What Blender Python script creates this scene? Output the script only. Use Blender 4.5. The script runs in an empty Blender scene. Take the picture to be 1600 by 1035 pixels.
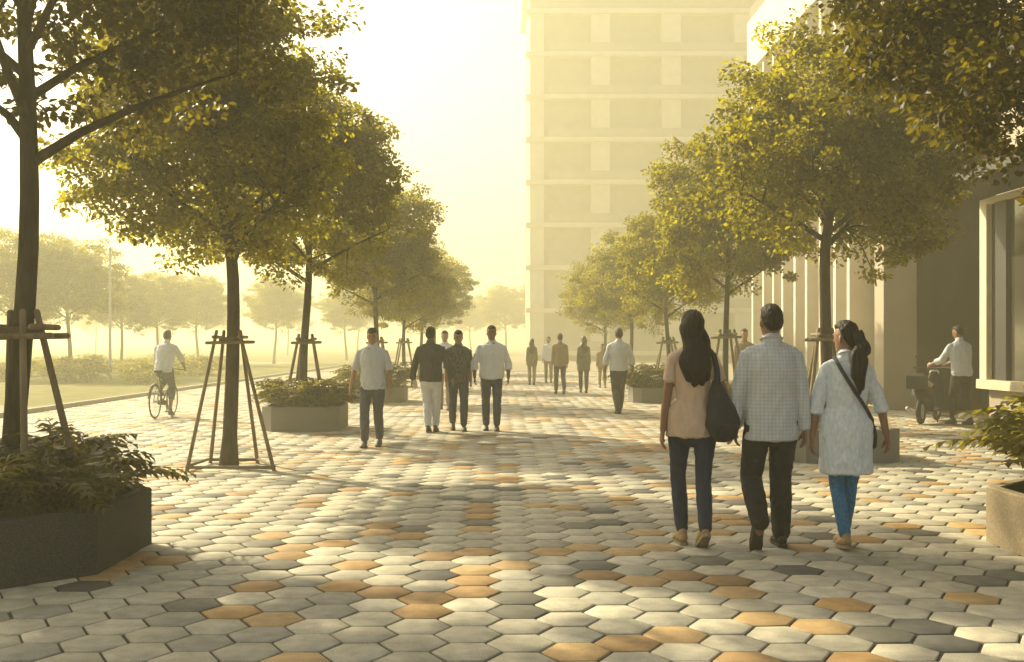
import bpy, math, random
import numpy as np
from mathutils import Vector, Matrix, noise as mnoise
R = math.radians
SC = bpy.context.scene
COL = SC.collection
rng = np.random.default_rng(7)
random.seed(7)

# ------------------------------------------------------------------ camera, sky, sun, exposure
EYE, FPX = 1.5, 1650.0
cd = bpy.data.cameras.new('camera'); cam = bpy.data.objects.new('camera', cd); COL.objects.link(cam)
cam.location = (0, 0, EYE); cam.rotation_euler = (R(90), 0, 0)
cd.sensor_width = 36; cd.lens = 36 * FPX / 1600
cd.shift_x = 20 / 1600; cd.shift_y = 18.5 / 1600
cd.clip_start = .1; cd.clip_end = 3000
SC.camera = cam

SUN_EL, SUN_AZ = 33.0, -47.0          # azimuth measured from +Y (straight ahead), negative = to the left
w = bpy.data.worlds.new('World'); SC.world = w; w.use_nodes = True
nt = w.node_tree; bg = nt.nodes['Background']
sky = nt.nodes.new('ShaderNodeTexSky'); sky.sky_type = 'NISHITA'; sky.sun_disc = False
sky.sun_elevation = R(SUN_EL); sky.sun_rotation = R(SUN_AZ)
sky.air_density = 1.0; sky.dust_density = 6.0; sky.ozone_density = .6
nt.links.new(sky.outputs[0], bg.inputs[0]); bg.inputs[1].default_value = .08
sd = bpy.data.lights.new('sun', 'SUN'); sd.energy = 5.0; sd.angle = R(1.0); sd.color = (1, .87, .56)
sun = bpy.data.objects.new('sun', sd); COL.objects.link(sun)
sv = Vector((math.sin(R(SUN_AZ)) * math.cos(R(SUN_EL)), math.cos(R(SUN_AZ)) * math.cos(R(SUN_EL)), math.sin(R(SUN_EL))))
sun.rotation_euler = sv.to_track_quat('Z', 'Y').to_euler(); sun.location = sv * 40
vs = SC.view_settings; vs.view_transform = 'Standard'; vs.look = 'None'; vs.gamma = 1; vs.use_curve_mapping = False
vs.exposure = 1.3
SC.cycles.max_bounces = 6; SC.cycles.volume_bounces = 1; SC.cycles.transparent_max_bounces = 8
SC.cycles.transmission_bounces = 4; SC.cycles.use_denoising = True

def G(px, py, z=0.0):
    "a point of the ground (or of a plane at height z) that the photo shows at px, py"
    Y = FPX * (EYE - z) / (py - 536.0)
    return Vector(((px - 780.0) * Y / FPX, Y, z))

# ------------------------------------------------------------------ materials
def mat(name, base, rough=.8, var=None, scale=8.0, bump=0.0, bscale=60.0, metallic=0.0, spec=.5, stretch=(1, 1, 1), detail=5, coord='Object'):
    m = bpy.data.materials.new(name); m.use_nodes = True
    n = m.node_tree.nodes; L = m.node_tree.links; p = n['Principled BSDF']
    p.inputs['Roughness'].default_value = rough; p.inputs['Metallic'].default_value = metallic
    p.inputs['Specular IOR Level'].default_value = spec
    p.inputs['Base Color'].default_value = (*base, 1)
    tc = n.new('ShaderNodeTexCoord'); mp = n.new('ShaderNodeMapping'); mp.inputs['Scale'].default_value = stretch
    L.new(tc.outputs[coord], mp.inputs[0])
    if var is not None:
        t = n.new('ShaderNodeTexNoise'); t.inputs['Scale'].default_value = scale; t.inputs['Detail'].default_value = detail
        L.new(mp.outputs[0], t.inputs['Vector'])
        r = n.new('ShaderNodeValToRGB'); r.color_ramp.elements[0].position = .32; r.color_ramp.elements[1].position = .7
        r.color_ramp.elements[0].color = (*base, 1); r.color_ramp.elements[1].color = (*var, 1)
        L.new(t.outputs[0], r.inputs[0]); L.new(r.outputs[0], p.inputs['Base Color'])
    if bump:
        t2 = n.new('ShaderNodeTexNoise'); t2.inputs['Scale'].default_value = bscale; t2.inputs['Detail'].default_value = 6
        L.new(mp.outputs[0], t2.inputs['Vector'])
        b = n.new('ShaderNodeBump'); b.inputs['Strength'].default_value = min(1, bump); b.inputs['Distance'].default_value = .02 * max(1, bump)
        L.new(t2.outputs[0], b.inputs['Height']); L.new(b.outputs[0], p.inputs['Normal'])
    return m

def leaf_mat(name, c1, c2, t1, t2, trans=.5):
    m = bpy.data.materials.new(name); m.use_nodes = True
    n = m.node_tree.nodes; L = m.node_tree.links; p = n['Principled BSDF']; out = n['Material Output']
    p.inputs['Roughness'].default_value = .5; p.inputs['Specular IOR Level'].default_value = .3
    g = n.new('ShaderNodeAttribute'); g.attribute_name = 'tone'
    r = n.new('ShaderNodeMix'); r.data_type = 'RGBA'; r.inputs[6].default_value = (*c1, 1); r.inputs[7].default_value = (*c2, 1)
    L.new(g.outputs['Fac'], r.inputs[0]); L.new(r.outputs[2], p.inputs['Base Color'])
    r2 = n.new('ShaderNodeMix'); r2.data_type = 'RGBA'; r2.inputs[6].default_value = (*t1, 1); r2.inputs[7].default_value = (*t2, 1)
    L.new(g.outputs['Fac'], r2.inputs[0])
    tr = n.new('ShaderNodeBsdfTranslucent'); L.new(r2.outputs[2], tr.inputs[0])
    mx = n.new('ShaderNodeMixShader'); mx.inputs[0].default_value = trans
    L.new(p.outputs[0], mx.inputs[1]); L.new(tr.outputs[0], mx.inputs[2]); L.new(mx.outputs[0], out.inputs[0])
    return m

M = {}
M['leaf'] = leaf_mat('tree_leaf', (.016, .017, .003), (.052, .052, .005), (.17, .155, .004), (.62, .54, .012), .54)
M['leaf_shade'] = leaf_mat('shaded_tree_leaf', (.012, .013, .003), (.040, .038, .005), (.07, .06, .003), (.40, .32, .010), .34)  # tree leaf darkened in colour to stand for shade on the nearest crowns
M['fern'] = leaf_mat('fern_leaf', (.018, .019, .003), (.07, .064, .009), (.12, .11, .006), (.50, .42, .02), .40)
M['bark'] = mat('bark', (.028, .021, .013), .95, (.075, .058, .038), 14, .9, 30, stretch=(1, 1, .25), spec=.15)
M['stake'] = mat('stake_wood', (.15, .11, .065), .9, (.26, .20, .125), 12, .5, 40, stretch=(1, 1, .12))
M['rope'] = mat('rope', (.20, .15, .09), .95, (.10, .07, .04), 90, .6, 200)
M['granite'] = mat('dark_granite', (.020, .019, .019), .85, (.085, .082, .08), 170, .35, 150, detail=2, spec=.15)
M['granite_mid'] = mat('grey_granite', (.10, .095, .085), .85, (.24, .23, .205), 150, .35, 150, detail=2)
M['sandstone'] = mat('sandstone', (.24, .19, .12), .85, (.36, .29, .19), 60, .35, 90, detail=4)
M['soil'] = mat('soil', (.03, .022, .014), 1, (.06, .045, .03), 30, 1, 40)
M['render_pale'] = mat('pale_render', (.58, .52, .42), .85, (.66, .60, .49), 1.3, .2, 60)
M['recess'] = mat('recess_shade', (.022, .016, .009), .8, (.040, .030, .016), 3, .2, 30, stretch=(1, 1, .2))  # darker copy of the brown cladding, the recess's shade put into its colour
M['render_brown'] = mat('brown_cladding', (.12, .085, .05), .75, (.17, .12, .075), 3, .2, 30, stretch=(1, 1, .2))
M['wall_mid'] = mat('beige_wall', (.33, .29, .22), .85, (.40, .35, .27), 1.1, .2, 50)
M['frame_cream'] = mat('cream_frame', (.66, .58, .42), .6, (.56, .49, .35), 4)
M['dark_metal'] = mat('dark_metal', (.018, .018, .02), .6, (.03, .03, .03), 12)
M['grey_metal'] = mat('pale_pole', (.5, .5, .48), .5, (.42, .42, .40), 6, metallic=.3)
M['glass'] = mat('window_glass', (.035, .034, .03), .08, (.06, .055, .045), .6, spec=.9)
M['glass_far'] = mat('far_window_glass', (.10, .10, .10), .25, (.16, .15, .13), .3)
M['lawn'] = mat('lawn', (.085, .088, .012), 1, (.17, .155, .025), 1.4, 1, 20)
M['ground'] = mat('ground_far', (.24, .20, .14), 1, (.30, .25, .17), .6, .3, 4)
M['kerb'] = mat('kerb_stone', (.30, .28, .25), .9, (.40, .37, .33), 5, .3, 60)
M['joint'] = mat('paving_joint', (.055, .045, .034), 1, (.09, .075, .055), 40)
M['skin'] = mat('skin', (.19, .095, .055), .55, (.24, .125, .075), 20)
M['skin_pale'] = mat('skin_pale', (.30, .17, .11), .55, (.36, .21, .14), 20)
M['hair'] = mat('hair', (.005, .0035, .003), .55, (.016, .011, .008), 45, .8, 60, stretch=(1, 1, .06), spec=.25)
M['hair_brown'] = mat('hair_brown', (.03, .018, .010), .5, (.055, .034, .018), 45, .8, 60, stretch=(1, 1, .06))
def cloth(name, a, b=None, s=25, bump=.8, bs=11, rough=.9, stretch=(1, 1, .5)):
    M[name] = mat(name, a, rough, b or tuple(x * 1.18 for x in a), s, bump, bs, stretch=stretch)
cloth('cloth_peach', (.52, .39, .29), (.60, .46, .35))
cloth('cloth_shirt', (.47, .50, .54), (.55, .58, .61))
cloth('cloth_tunic', (.50, .58, .66), (.70, .74, .78), 48)
cloth('cloth_white', (.66, .68, .72), (.74, .76, .78))
cloth('cloth_tee', (.50, .54, .60), (.57, .60, .66))
cloth('cloth_charcoal', (.045, .044, .044), (.075, .072, .07))
cloth('cloth_pattern', (.04, .04, .042), (.17, .16, .15), 38)
cloth('cloth_navy', (.012, .018, .044), (.022, .032, .068))
cloth('cloth_black', (.013, .012, .013), (.02, .02, .021))
cloth('cloth_blue', (.016, .11, .25), (.05, .21, .38), 70)
cloth('cloth_trouser_white', (.60, .61, .64), (.68, .69, .71))
cloth('cloth_jean', (.045, .052, .075), (.075, .085, .115))
cloth('cloth_olive', (.12, .11, .06), (.17, .155, .09))
cloth('cloth_tan', (.22, .17, .11), (.28, .22, .15))
def checked(m, scale, dark):
    n = m.node_tree.nodes; L = m.node_tree.links; p = n['Principled BSDF']; src = p.inputs['Base Color'].links[0].from_socket; tc = n.new('ShaderNodeTexCoord')
    for ax in ('X', 'Z'):
        w_ = n.new('ShaderNodeTexWave'); w_.bands_direction = ax; w_.inputs['Scale'].default_value = scale; w_.inputs['Distortion'].default_value = .6; L.new(tc.outputs['Object'], w_.inputs['Vector'])
        mr = n.new('ShaderNodeMapRange'); mr.inputs[1].default_value = .0; mr.inputs[2].default_value = .35; mr.inputs[3].default_value = dark; mr.inputs[4].default_value = 1; L.new(w_.outputs[1], mr.inputs[0])
        vm = n.new('ShaderNodeVectorMath'); vm.operation = 'SCALE'; L.new(src, vm.inputs[0]); L.new(mr.outputs[0], vm.inputs[3]); src = vm.outputs[0]
    L.new(src, p.inputs['Base Color'])
checked(M['cloth_shirt'], 12, .85)
M['bag'] = mat('bag_fabric', (.012, .012, .018), .75, (.02, .02, .028), 20, .5, 30)
M['shoe_dark'] = mat('shoe_dark', (.02, .015, .012), .6, (.035, .027, .02), 20)
M['shoe_tan'] = mat('shoe_tan', (.30, .20, .09), .6, (.38, .26, .13), 20)
M['sole'] = mat('shoe_sole', (.30, .25, .17), .8, (.22, .18, .12), 30)
M['sole_dark'] = mat('shoe_sole_dark', (.04, .032, .025), .8)
M['rubber'] = mat('rubber', (.02, .02, .02), .8)
M['sack'] = mat('sack_cloth', (.03, .028, .022), .9, (.055, .05, .04), 14, .9, 12)
M['pale_cloth'] = mat('pale_bundle', (.55, .48, .36), .9, (.66, .59, .46), 9, .8, 10)

# ------------------------------------------------------------------ helpers
def tag(o, label=None, cat=None, group=None, kind=None):
    if label: o['label'] = label
    if cat: o['category'] = cat
    if group: o['group'] = group
    if kind: o['kind'] = kind
    return o

class MB:
    def __init__(s): s.v = []; s.f = []; s.n = 0
    def add(s, v, f):
        v = np.asarray(v, float).reshape(-1, 3)
        s.v.append(v); s.f += [tuple(int(i) + s.n for i in q) for q in f]; s.n += len(v); return s
    def box(s, x0, x1, y0, y1, z0, z1, b=0.0):
        if b <= 0:
            v = [(x, y, z) for z in (z0, z1) for y in (y0, y1) for x in (x0, x1)]
            return s.add(v, [(0, 2, 3, 1), (4, 5, 7, 6), (0, 1, 5, 4), (2, 6, 7, 3), (0, 4, 6, 2), (1, 3, 7, 5)])
        poly = [(x0, y0), (x1, y0), (x1, y1), (x0, y1)]
        return s.prism(poly, z0, z1, b)
    def prism(s, poly, z0, z1, b=.01):
        "closed prism with a small chamfer round the top"
        c = np.mean(poly, axis=0); P = np.array(poly, float); n = len(P)
        d = P - c; q = c + d * (1 - b / np.maximum(np.linalg.norm(d, axis=1, keepdims=True), .01) * 1.4)
        v = [(*p, z0) for p in P] + [(*p, z1 - b) for p in P] + [(*p, z1) for p in q]
        f = [tuple(range(n))[::-1], tuple(range(2 * n, 3 * n))]
        for k in (0, n):
            f += [(k + i, k + (i + 1) % n, k + n + (i + 1) % n, k + n + i) for i in range(n)]
        return s.add(v, f)
    def tube(s, pts, rad, N=10, side=None, cap=True, ck=.9):
        "closed tapered tube; rad: number or (a, b) per point, a along side, b across"
        P = [np.array(p, float) for p in pts]; m = len(P)
        rr = [(r, r) if np.isscalar(r) else r for r in (rad if hasattr(rad, '__len__') else [rad] * m)]
        T = [P[min(i + 1, m - 1)] - P[max(i - 1, 0)] for i in range(m)]
        T = [t / max(np.linalg.norm(t), 1e-9) for t in T]
        if side is None: side = (1, 0, 0) if abs(T[0][0]) < .8 else (0, 1, 0)
        side = np.array(side, float)
        rings = []
        def fr(t):
            nonlocal side
            u = side - t * side.dot(t); l = np.linalg.norm(u)
            if l < 1e-3: u = np.cross(t, (0, 0, 1.0)); l = np.linalg.norm(u)
            u /= l; return u, np.cross(t, u)
        if cap:
            u, vv = fr(T[0])
            for q, k in ((1, .12), (.87, .5), (.5, .87)):
                rings.append((P[0] - T[0] * q * min(rr[0]) * ck, u, vv, rr[0][0] * k, rr[0][1] * k))
        for i in range(m):
            u, vv = fr(T[i]); rings.append((P[i], u, vv, *rr[i])); side = u
        if cap:
            for q, k in ((.5, .87), (.87, .5), (1, .12)):
                rings.append((P[-1] + T[-1] * q * min(rr[-1]) * ck, u, vv, rr[-1][0] * k, rr[-1][1] * k))
        a = np.arange(N) * 2 * math.pi / N; ca, sa = np.cos(a), np.sin(a)
        V = np.concatenate([c + np.outer(ca * ra, u) + np.outer(sa * rb, v2) for c, u, v2, ra, rb in rings])
        K = len(rings)
        f = [(k * N + i, k * N + (i + 1) % N, (k + 1) * N + (i + 1) % N, (k + 1) * N + i) for k in range(K - 1) for i in range(N)]
        f += [tuple(range(N))[::-1], tuple(range((K - 1) * N, K * N))]
        return s.add(V, f)
    def blob(s, c, r, n=12, noise_amp=0.0, seed=0.0):
        v = []; f = []
        for i in range(1, n):
            th = math.pi * i / n
            for j in range(2 * n):
                ph = math.pi * j / n
                d = Vector((math.sin(th) * math.cos(ph), math.sin(th) * math.sin(ph), math.cos(th)))
                k = 1 + noise_amp * mnoise.noise(d * 2.2 + Vector((seed, seed * 1.7, 0)))
                v.append((c[0] + r[0] * d.x * k, c[1] + r[1] * d.y * k, c[2] + r[2] * d.z * k))
        W = 2 * n
        for i in range(n - 2):
            for j in range(W): f.append((i * W + j, (i + 1) * W + j, (i + 1) * W + (j + 1) % W, i * W + (j + 1) % W))
        v += [(c[0], c[1], c[2] + r[2]), (c[0], c[1], c[2] - r[2])]; t = (n - 1) * W
        for j in range(W): f += [(t, j, (j + 1) % W), (t + 1, (n - 2) * W + (j + 1) % W, (n - 2) * W + j)]
        return s.add(v, f)
    def mesh(s, name):
        me = bpy.data.meshes.new(name)
        me.from_pydata(np.concatenate(s.v).tolist(), [], s.f); me.update(); return me
    def build(s, name, m, parent=None, smooth=False, loc=None):
        return link(name, s.mesh(name), m, parent, smooth, loc)

def link(name, me, m, parent=None, smooth=False, loc=None):
    if m is not None and not me.materials: me.materials.append(m)
    if smooth: me.polygons.foreach_set('use_smooth', [True] * len(me.polygons))
    o = bpy.data.objects.new(name, me); COL.objects.link(o)
    if parent: o.parent = parent
    if loc is not None: o.location = loc
    return o

def empty(name, loc=(0, 0, 0), rz=0):
    o = bpy.data.objects.new(name, None); COL.objects.link(o); o.location = loc; o.rotation_euler = (0, 0, rz); o.empty_display_size = .2
    return o

def copy_tree(o, parent=None, loc=None, rz=None, scale=None):
    c = o.copy(); COL.objects.link(c)
    for k in ('label', 'group', 'category'):
        pass
    if parent is not None: c.parent = parent
    for ch in o.children: copy_tree(ch, c)
    if loc is not None: c.location = loc
    if rz is not None: c.rotation_euler = (0, 0, rz)
    if scale is not None: c.scale = scale
    return c

def remeshed(mb, voxel, smooth=2, adapt=0):
    me = mb.mesh('tmp'); o = bpy.data.objects.new('tmp', me); COL.objects.link(o)
    r = o.modifiers.new('r', 'REMESH'); r.mode = 'VOXEL'; r.voxel_size = voxel
    if smooth:
        q = o.modifiers.new('s', 'SMOOTH'); q.factor = .5; q.iterations = smooth
    dg = bpy.context.evaluated_depsgraph_get(); dg.update()
    new = bpy.data.meshes.new_from_object(o.evaluated_get(dg), preserve_all_data_layers=False, depsgraph=dg)
    bpy.data.objects.remove(o); bpy.data.meshes.remove(me)
    new.materials.clear()
    return new

def wrinkle(me, amp, freq, stretch=(1, 1, .45), seed=0.0, zfold=None):
    n = len(me.vertices); co = np.empty(n * 3); no = np.empty(n * 3)
    me.vertices.foreach_get('co', co); me.vertices.foreach_get('normal', no)
    co = co.reshape(-1, 3); no = no.reshape(-1, 3)
    d = np.empty(n)
    for i, c in enumerate(co):
        p = Vector((c[0] * freq * stretch[0] + seed, c[1] * freq * stretch[1], c[2] * freq * stretch[2]))
        q = p + Vector((0, 0, 1.3 * mnoise.noise(p * .5)))
        d[i] = (1 - 2 * abs(mnoise.noise(q))) * .6 + mnoise.noise(p * 2.3) * .4
    co += no * (d * amp)[:, None]
    me.vertices.foreach_set('co', co.ravel()); me.update()

# ------------------------------------------------------------------ ground
def sheet(name, x0, x1, y0, y1, z, m, nx=1, ny=1):
    xs = np.linspace(x0, x1, nx + 1); ys = np.linspace(y0, y1, ny + 1)
    v = [(x, y, z) for y in ys for x in xs]
    f = [(j * (nx + 1) + i, j * (nx + 1) + i + 1, (j + 1) * (nx + 1) + i + 1, (j + 1) * (nx + 1) + i) for j in range(ny) for i in range(nx)]
    o = MB().add(v, f).build(name, m); tag(o, kind='structure'); return o
sheet('ground', -900, 900, -60, 1500, -.03, M['ground'])
sheet('paving_bed', -10.0, 9.30, -4, 56, -.010, M['joint'])

def paving():
    s = .178; gap = .0095; ww = s * 1.5; hh = s * math.sqrt(3)
    cx = []; cy = []
    nx = int(19.2 / ww) + 1; ny = int(58 / hh) + 1
    ii, jj = np.meshgrid(np.arange(nx), np.arange(ny), indexing='ij')
    X = -9.95 + s + ii * ww; Y = -3.5 + jj * hh + (ii % 2) * hh / 2
    sel = (X < 9.25 - s) & (Y < 55.8)
    X = X[sel]; Y = Y[sel]; n = len(X)
    # slow bend so the rows are not ruler straight
    a = np.arange(6) * math.pi / 3
    ro = s - gap; ri = s - gap - .007
    jx = rng.normal(0, .0012, n); jy = rng.normal(0, .0012, n); rot = rng.normal(0, .006, n)
    tz = rng.normal(0, .0013, n); sx = rng.normal(0, .006, n); sy = rng.normal(0, .007, n)
    V = np.empty((n, 18, 3))
    for k, (r, z) in enumerate(((ro, -.012), (ro, -.0035), (ri, 0.0))):
        for q in range(6):
            dx = r * np.cos(a[q] + rot); dy = r * np.sin(a[q] + rot)
            V[:, k * 6 + q, 0] = X + jx + dx; V[:, k * 6 + q, 1] = Y + jy + dy
            V[:, k * 6 + q, 2] = z + tz + (sx * dx + sy * dy if k else 0)
    base = (np.arange(n) * 18)[:, None]
    top = base + np.arange(12, 18)[None]
    quads = []
    for k in (0, 6):
        for q in range(6):
            quads.append(np.concatenate([base + k + q, base + k + (q + 1) % 6, base + k + 6 + (q + 1) % 6, base + k + 6 + q], axis=1))
    quads = np.stack(quads, 1).reshape(-1, 4)
    nq = len(quads); me = bpy.data.meshes.new('pavement')
    me.vertices.add(n * 18); me.vertices.foreach_set('co', V.ravel())
    me.loops.add(n * 6 + nq * 4); me.loops.foreach_set('vertex_index', np.concatenate([top.ravel(), quads.ravel()]).astype(np.int32))
    me.polygons.add(n + nq)
    me.polygons.foreach_set('loop_start', np.concatenate([np.arange(n) * 6, n * 6 + np.arange(nq) * 4]).astype(np.int32))
    me.update(calc_edges=True); me.validate()
    # colours: cream, ochre, charcoal, with neighbours sometimes alike
    cl = np.array([mnoise.noise(Vector((x * 1.15, y * 1.35, 3.3))) for x, y in zip(X, Y)])
    u = rng.random(n) ; g = rng.random(n)
    C = np.empty((n, 3))
    cream = np.array([(.46, .425, .325), (.40, .37, .29), (.50, .465, .36), (.35, .33, .265)]); och = np.array([(.40, .245, .095), (.33, .205, .085), (.43, .29, .13)]); dk = np.array([(.13, .125, .10), (.17, .16, .125), (.095, .092, .082)])
    for i in range(n):
        po = .115 + .42 * max(0, cl[i]); pd = .065 + .32 * max(0, -cl[i] - .04)
        if u[i] < po: c = och[int(g[i] * 3)]
        elif u[i] < po + pd: c = dk[int(g[i] * 3)]
        else: c = cream[int(g[i] * 4)]
        C[i] = c * (.88 + .24 * rng.random())
    at = me.color_attributes.new('tile', 'FLOAT_COLOR', 'POINT')
    cc = np.ones((n, 18, 4)); cc[:, :, :3] = C[:, None, :]
    at.data.foreach_set('color', cc.ravel())
    m = bpy.data.materials.new('paving_stone'); m.use_nodes = True
    N = m.node_tree.nodes; L = m.node_tree.links; p = N['Principled BSDF']; p.inputs['Roughness'].default_value = .72
    A = N.new('ShaderNodeAttribute'); A.attribute_name = 'tile'; tc = N.new('ShaderNodeTexCoord')
    def nz(scale, detail=6):
        t = N.new('ShaderNodeTexNoise'); t.inputs['Scale'].default_value = scale; t.inputs['Detail'].default_value = detail; L.new(tc.outputs['Object'], t.inputs['Vector']); return t
    def ramp(t, a0, b0, p0=.3, p1=.7):
        r = N.new('ShaderNodeMapRange'); L.new(t.outputs[0], r.inputs[0]); r.inputs[1].default_value = p0; r.inputs[2].default_value = p1; r.inputs[3].default_value = a0; r.inputs[4].default_value = b0; return r
    f1 = ramp(nz(1.1), .82, 1.12); f2 = ramp(nz(140, 3), .80, 1.18); f3 = ramp(nz(9, 10), .74, 1.12)
    mu = N.new('ShaderNodeMath'); mu.operation = 'MULTIPLY'; L.new(f1.outputs[0], mu.inputs[0]); L.new(f2.outputs[0], mu.inputs[1])
    mu2 = N.new('ShaderNodeMath'); mu2.operation = 'MULTIPLY'; L.new(mu.outputs[0], mu2.inputs[0]); L.new(f3.outputs[0], mu2.inputs[1])
    vm = N.new('ShaderNodeVectorMath'); vm.operation = 'SCALE'; L.new(A.outputs['Color'], vm.inputs[0]); L.new(mu2.outputs[0], vm.inputs[3])
    L.new(vm.outputs[0], p.inputs['Base Color'])
    b = N.new('ShaderNodeBump'); b.inputs['Strength'].default_value = .5; b.inputs['Distance'].default_value = .004
    L.new(nz(90).outputs[0], b.inputs['Height']); L.new(b.outputs[0], p.inputs['Normal'])
    o = link('pavement', me, m); tag(o, kind='structure')
paving()

# lawn on the left, behind a low kerb
def lawn():
    xs = np.concatenate([np.linspace(-10.18, -30, 30), np.linspace(-33, -260, 24)]); ys = np.concatenate([np.linspace(-10, 90, 90), np.linspace(94, 400, 30)])
    v = [(x, y, .05 + (.05 * mnoise.noise(Vector((x * .5, y * .5, 0))) + .25 * mnoise.noise(Vector((x * .07, y * .07, 4))) if x < -10.5 else 0)) for y in ys for x in xs]
    n = len(xs); f = [(j * n + i + 1, j * n + i, (j + 1) * n + i, (j + 1) * n + i + 1) for j in range(len(ys) - 1) for i in range(n - 1)]
    tag(MB().add(v, f).build('lawn', M['lawn'], smooth=True), kind='structure')
    k = MB()
    y = -4.0
    while y < 70:
        k.box(-10.17, -10.02, y, y + .985, -.02, .09, .008); y += 1.0
    tag(k.build('kerb', M['kerb']), kind='structure')
lawn()

# ------------------------------------------------------------------ trees
def leaf_cloud(centres, radii, per, size, seed, thin=.55):
    "folded leaf blades scattered in many small clumps; returns mesh with a per-leaf tone"
    g = np.random.default_rng(seed)
    n = len(centres) * per
    c = np.repeat(np.asarray(centres), per, axis=0); r = np.repeat(np.asarray(radii), per, axis=0)[:, None]
    d = g.normal(size=(n, 3)); d /= np.linalg.norm(d, axis=1, keepdims=True)
    p = c + d * r * (g.random((n, 1)) ** .45) * np.array([1, 1, thin])
    # blade frame: pointing outward and drooping
    ax = d * np.array([1, 1, .5]) + g.normal(scale=.7, size=(n, 3)) + np.array([0, 0, -.35])
    ax /= np.linalg.norm(ax, axis=1, keepdims=True)
    up = g.normal(scale=.6, size=(n, 3)) + np.array([0, 0, 1.0])
    sd = np.cross(ax, up); sd /= np.maximum(np.linalg.norm(sd, axis=1, keepdims=True), 1e-6)
    nn = np.cross(sd, ax)
    s = size * (.65 + .7 * g.random((n, 1)))
    L_ = ax * s; W = sd * s * .32; Z = nn * s * .10
    V = np.stack([p, p + L_ * .35 + W + Z, p + L_ * .72 + W * .75 + Z * .6, p + L_, p + L_ * .72 - W * .75 + Z * .6, p + L_ * .35 - W + Z], axis=1)
    b = (np.arange(n) * 6)[:, None]
    F = np.concatenate([b + np.array([[0, 1, 2, 3]]), b + np.array([[0, 3, 4, 5]])], axis=1).reshape(-1, 4)
    me = bpy.data.meshes.new('crown')
    me.vertices.add(n * 6); me.vertices.foreach_set('co', V.ravel())
    me.loops.add(len(F) * 4); me.loops.foreach_set('vertex_index', F.ravel().astype(np.int32))
    me.polygons.add(len(F)); me.polygons.foreach_set('loop_start', (np.arange(len(F)) * 4).astype(np.int32))
    me.update(calc_edges=True)
    tone = np.clip(np.repeat(g.random(len(centres)), per) * .5 + g.random(n) * .5, 0, 1)
    at = me.attributes.new('tone', 'FLOAT', 'POINT'); at.data.foreach_set('value', np.repeat(tone, 6).astype(np.float32))
    return me

def make_tree(seed, H, zb, r, fork, trunk_r, nclump=300, per=80, leaf=.075, lean=(0, 0), limbs=9, olive=False, clump_r=(.15, .38)):  # olive: use the leaf colour with near-crown shade put into it
    "trunk mesh with limbs, crown mesh; origin at the trunk base"
    g = np.random.default_rng(seed)
    cz = (zb + H) / 2; hz = (H - zb) / 2
    def axis(z): return np.array([lean[0] * max(0, z - 2.5) * 2.6 + .5 * abs(lean[0]) * 0 + .05 * math.sin(z * 1.3 + seed), lean[1] * z + .04 * math.sin(z * 1.7 + seed), z])
    mb = MB()
    zs = np.linspace(0, H * .86, 16)
    mb.tube([axis(z) for z in zs], [trunk_r * (1.35 if z < .02 else 1.0) * (1 - .22 * z / fork if z < fork else .78 * (1 - .85 * (z - fork) / (H * .9 - fork))) for z in zs], 12)
    # clump centres: knobbly ellipsoid, denser towards the outside
    lob = g.normal(size=(9, 3)); lob /= np.linalg.norm(lob, axis=1, keepdims=True)
    C = []; Rr = []
    while len(C) < nclump:
        d = g.normal(size=3); d /= np.linalg.norm(d)
        k = .84 + .26 * max(0, float((lob @ d).max()) - .75) / .25 + .07 * g.normal()
        rad = g.random() ** .42 * k
        if g.random() < .07: rad *= 1.13
        low = 1 + .16 * max(0, -d[2])
        p = np.array([d[0] * r * rad * low, d[1] * r * rad * low, cz + d[2] * hz * rad])
        if d[2] < -.3 and math.hypot(p[0], p[1]) < r * .35: continue
        C.append(p + axis(p[2]) * np.array([1, 1, 0])); Rr.append(clump_r[0] + (clump_r[1] - clump_r[0]) * g.random())
    C = np.array(C); Rr = np.array(Rr)
    tips = C[g.permutation(len(C))]
    ang0 = g.random() * 6.28
    ends = []
    for i in range(limbs):
        a = ang0 + i * 2.4; z0 = fork + (H * .62 - fork) * (i / limbs) * 1.05
        p0 = axis(z0); el = .55 + .5 * i / limbs
        Lh = r * (.72 if i < limbs * .6 else .5)
        q = [p0]
        for t in (.25, .5, .75, 1):
            q.append(p0 + np.array([math.cos(a + .25 * t) * Lh * t, math.sin(a + .25 * t) * Lh * t, (Lh * math.tan(el) * (t ** .85)) * .8]))
        r0 = trunk_r * (.50 - .22 * i / limbs)
        mb.tube(q, [r0, r0 * .8, r0 * .6, r0 * .4, r0 * .2], 7)
        ends += [(q[2], r0 * .4), (q[3], r0 * .35), (q[4], r0 * .2)]
    for z in np.linspace(fork + .4, H * .8, 8): ends.append((axis(z), trunk_r * .25))
    E = np.array([e[0] for e in ends])
    for c in tips[:90]:
        k = int(np.argmin(np.linalg.norm(E - c + np.array([0, 0, .25]), axis=1))); e, er = ends[k]
        mid = (e + c) / 2 + np.array([g.normal() * .06, g.normal() * .06, .06])
        er = min(er, .022)
        mb.tube([e, mid, c], [er, er * .65, er * .3], 5)
    trunk = mb.mesh('trunk'); trunk.materials.append(M['bark']); trunk.polygons.foreach_set('use_smooth', [True] * len(trunk.polygons))
    crown = leaf_cloud(C, Rr, per, leaf, seed + 50); crown.materials.append(M['leaf_shade' if olive else 'leaf'])
    return trunk, crown

def put_tree(meshes, loc, label, group, rz=0, s=(1, 1, 1), cat='tree', name='street_tree'):
    e = empty(name, loc, rz); e.scale = s
    link('trunk', meshes[0], None, e); link('crown', meshes[1], None, e)
    tag(e, label, cat, group); return e

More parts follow.
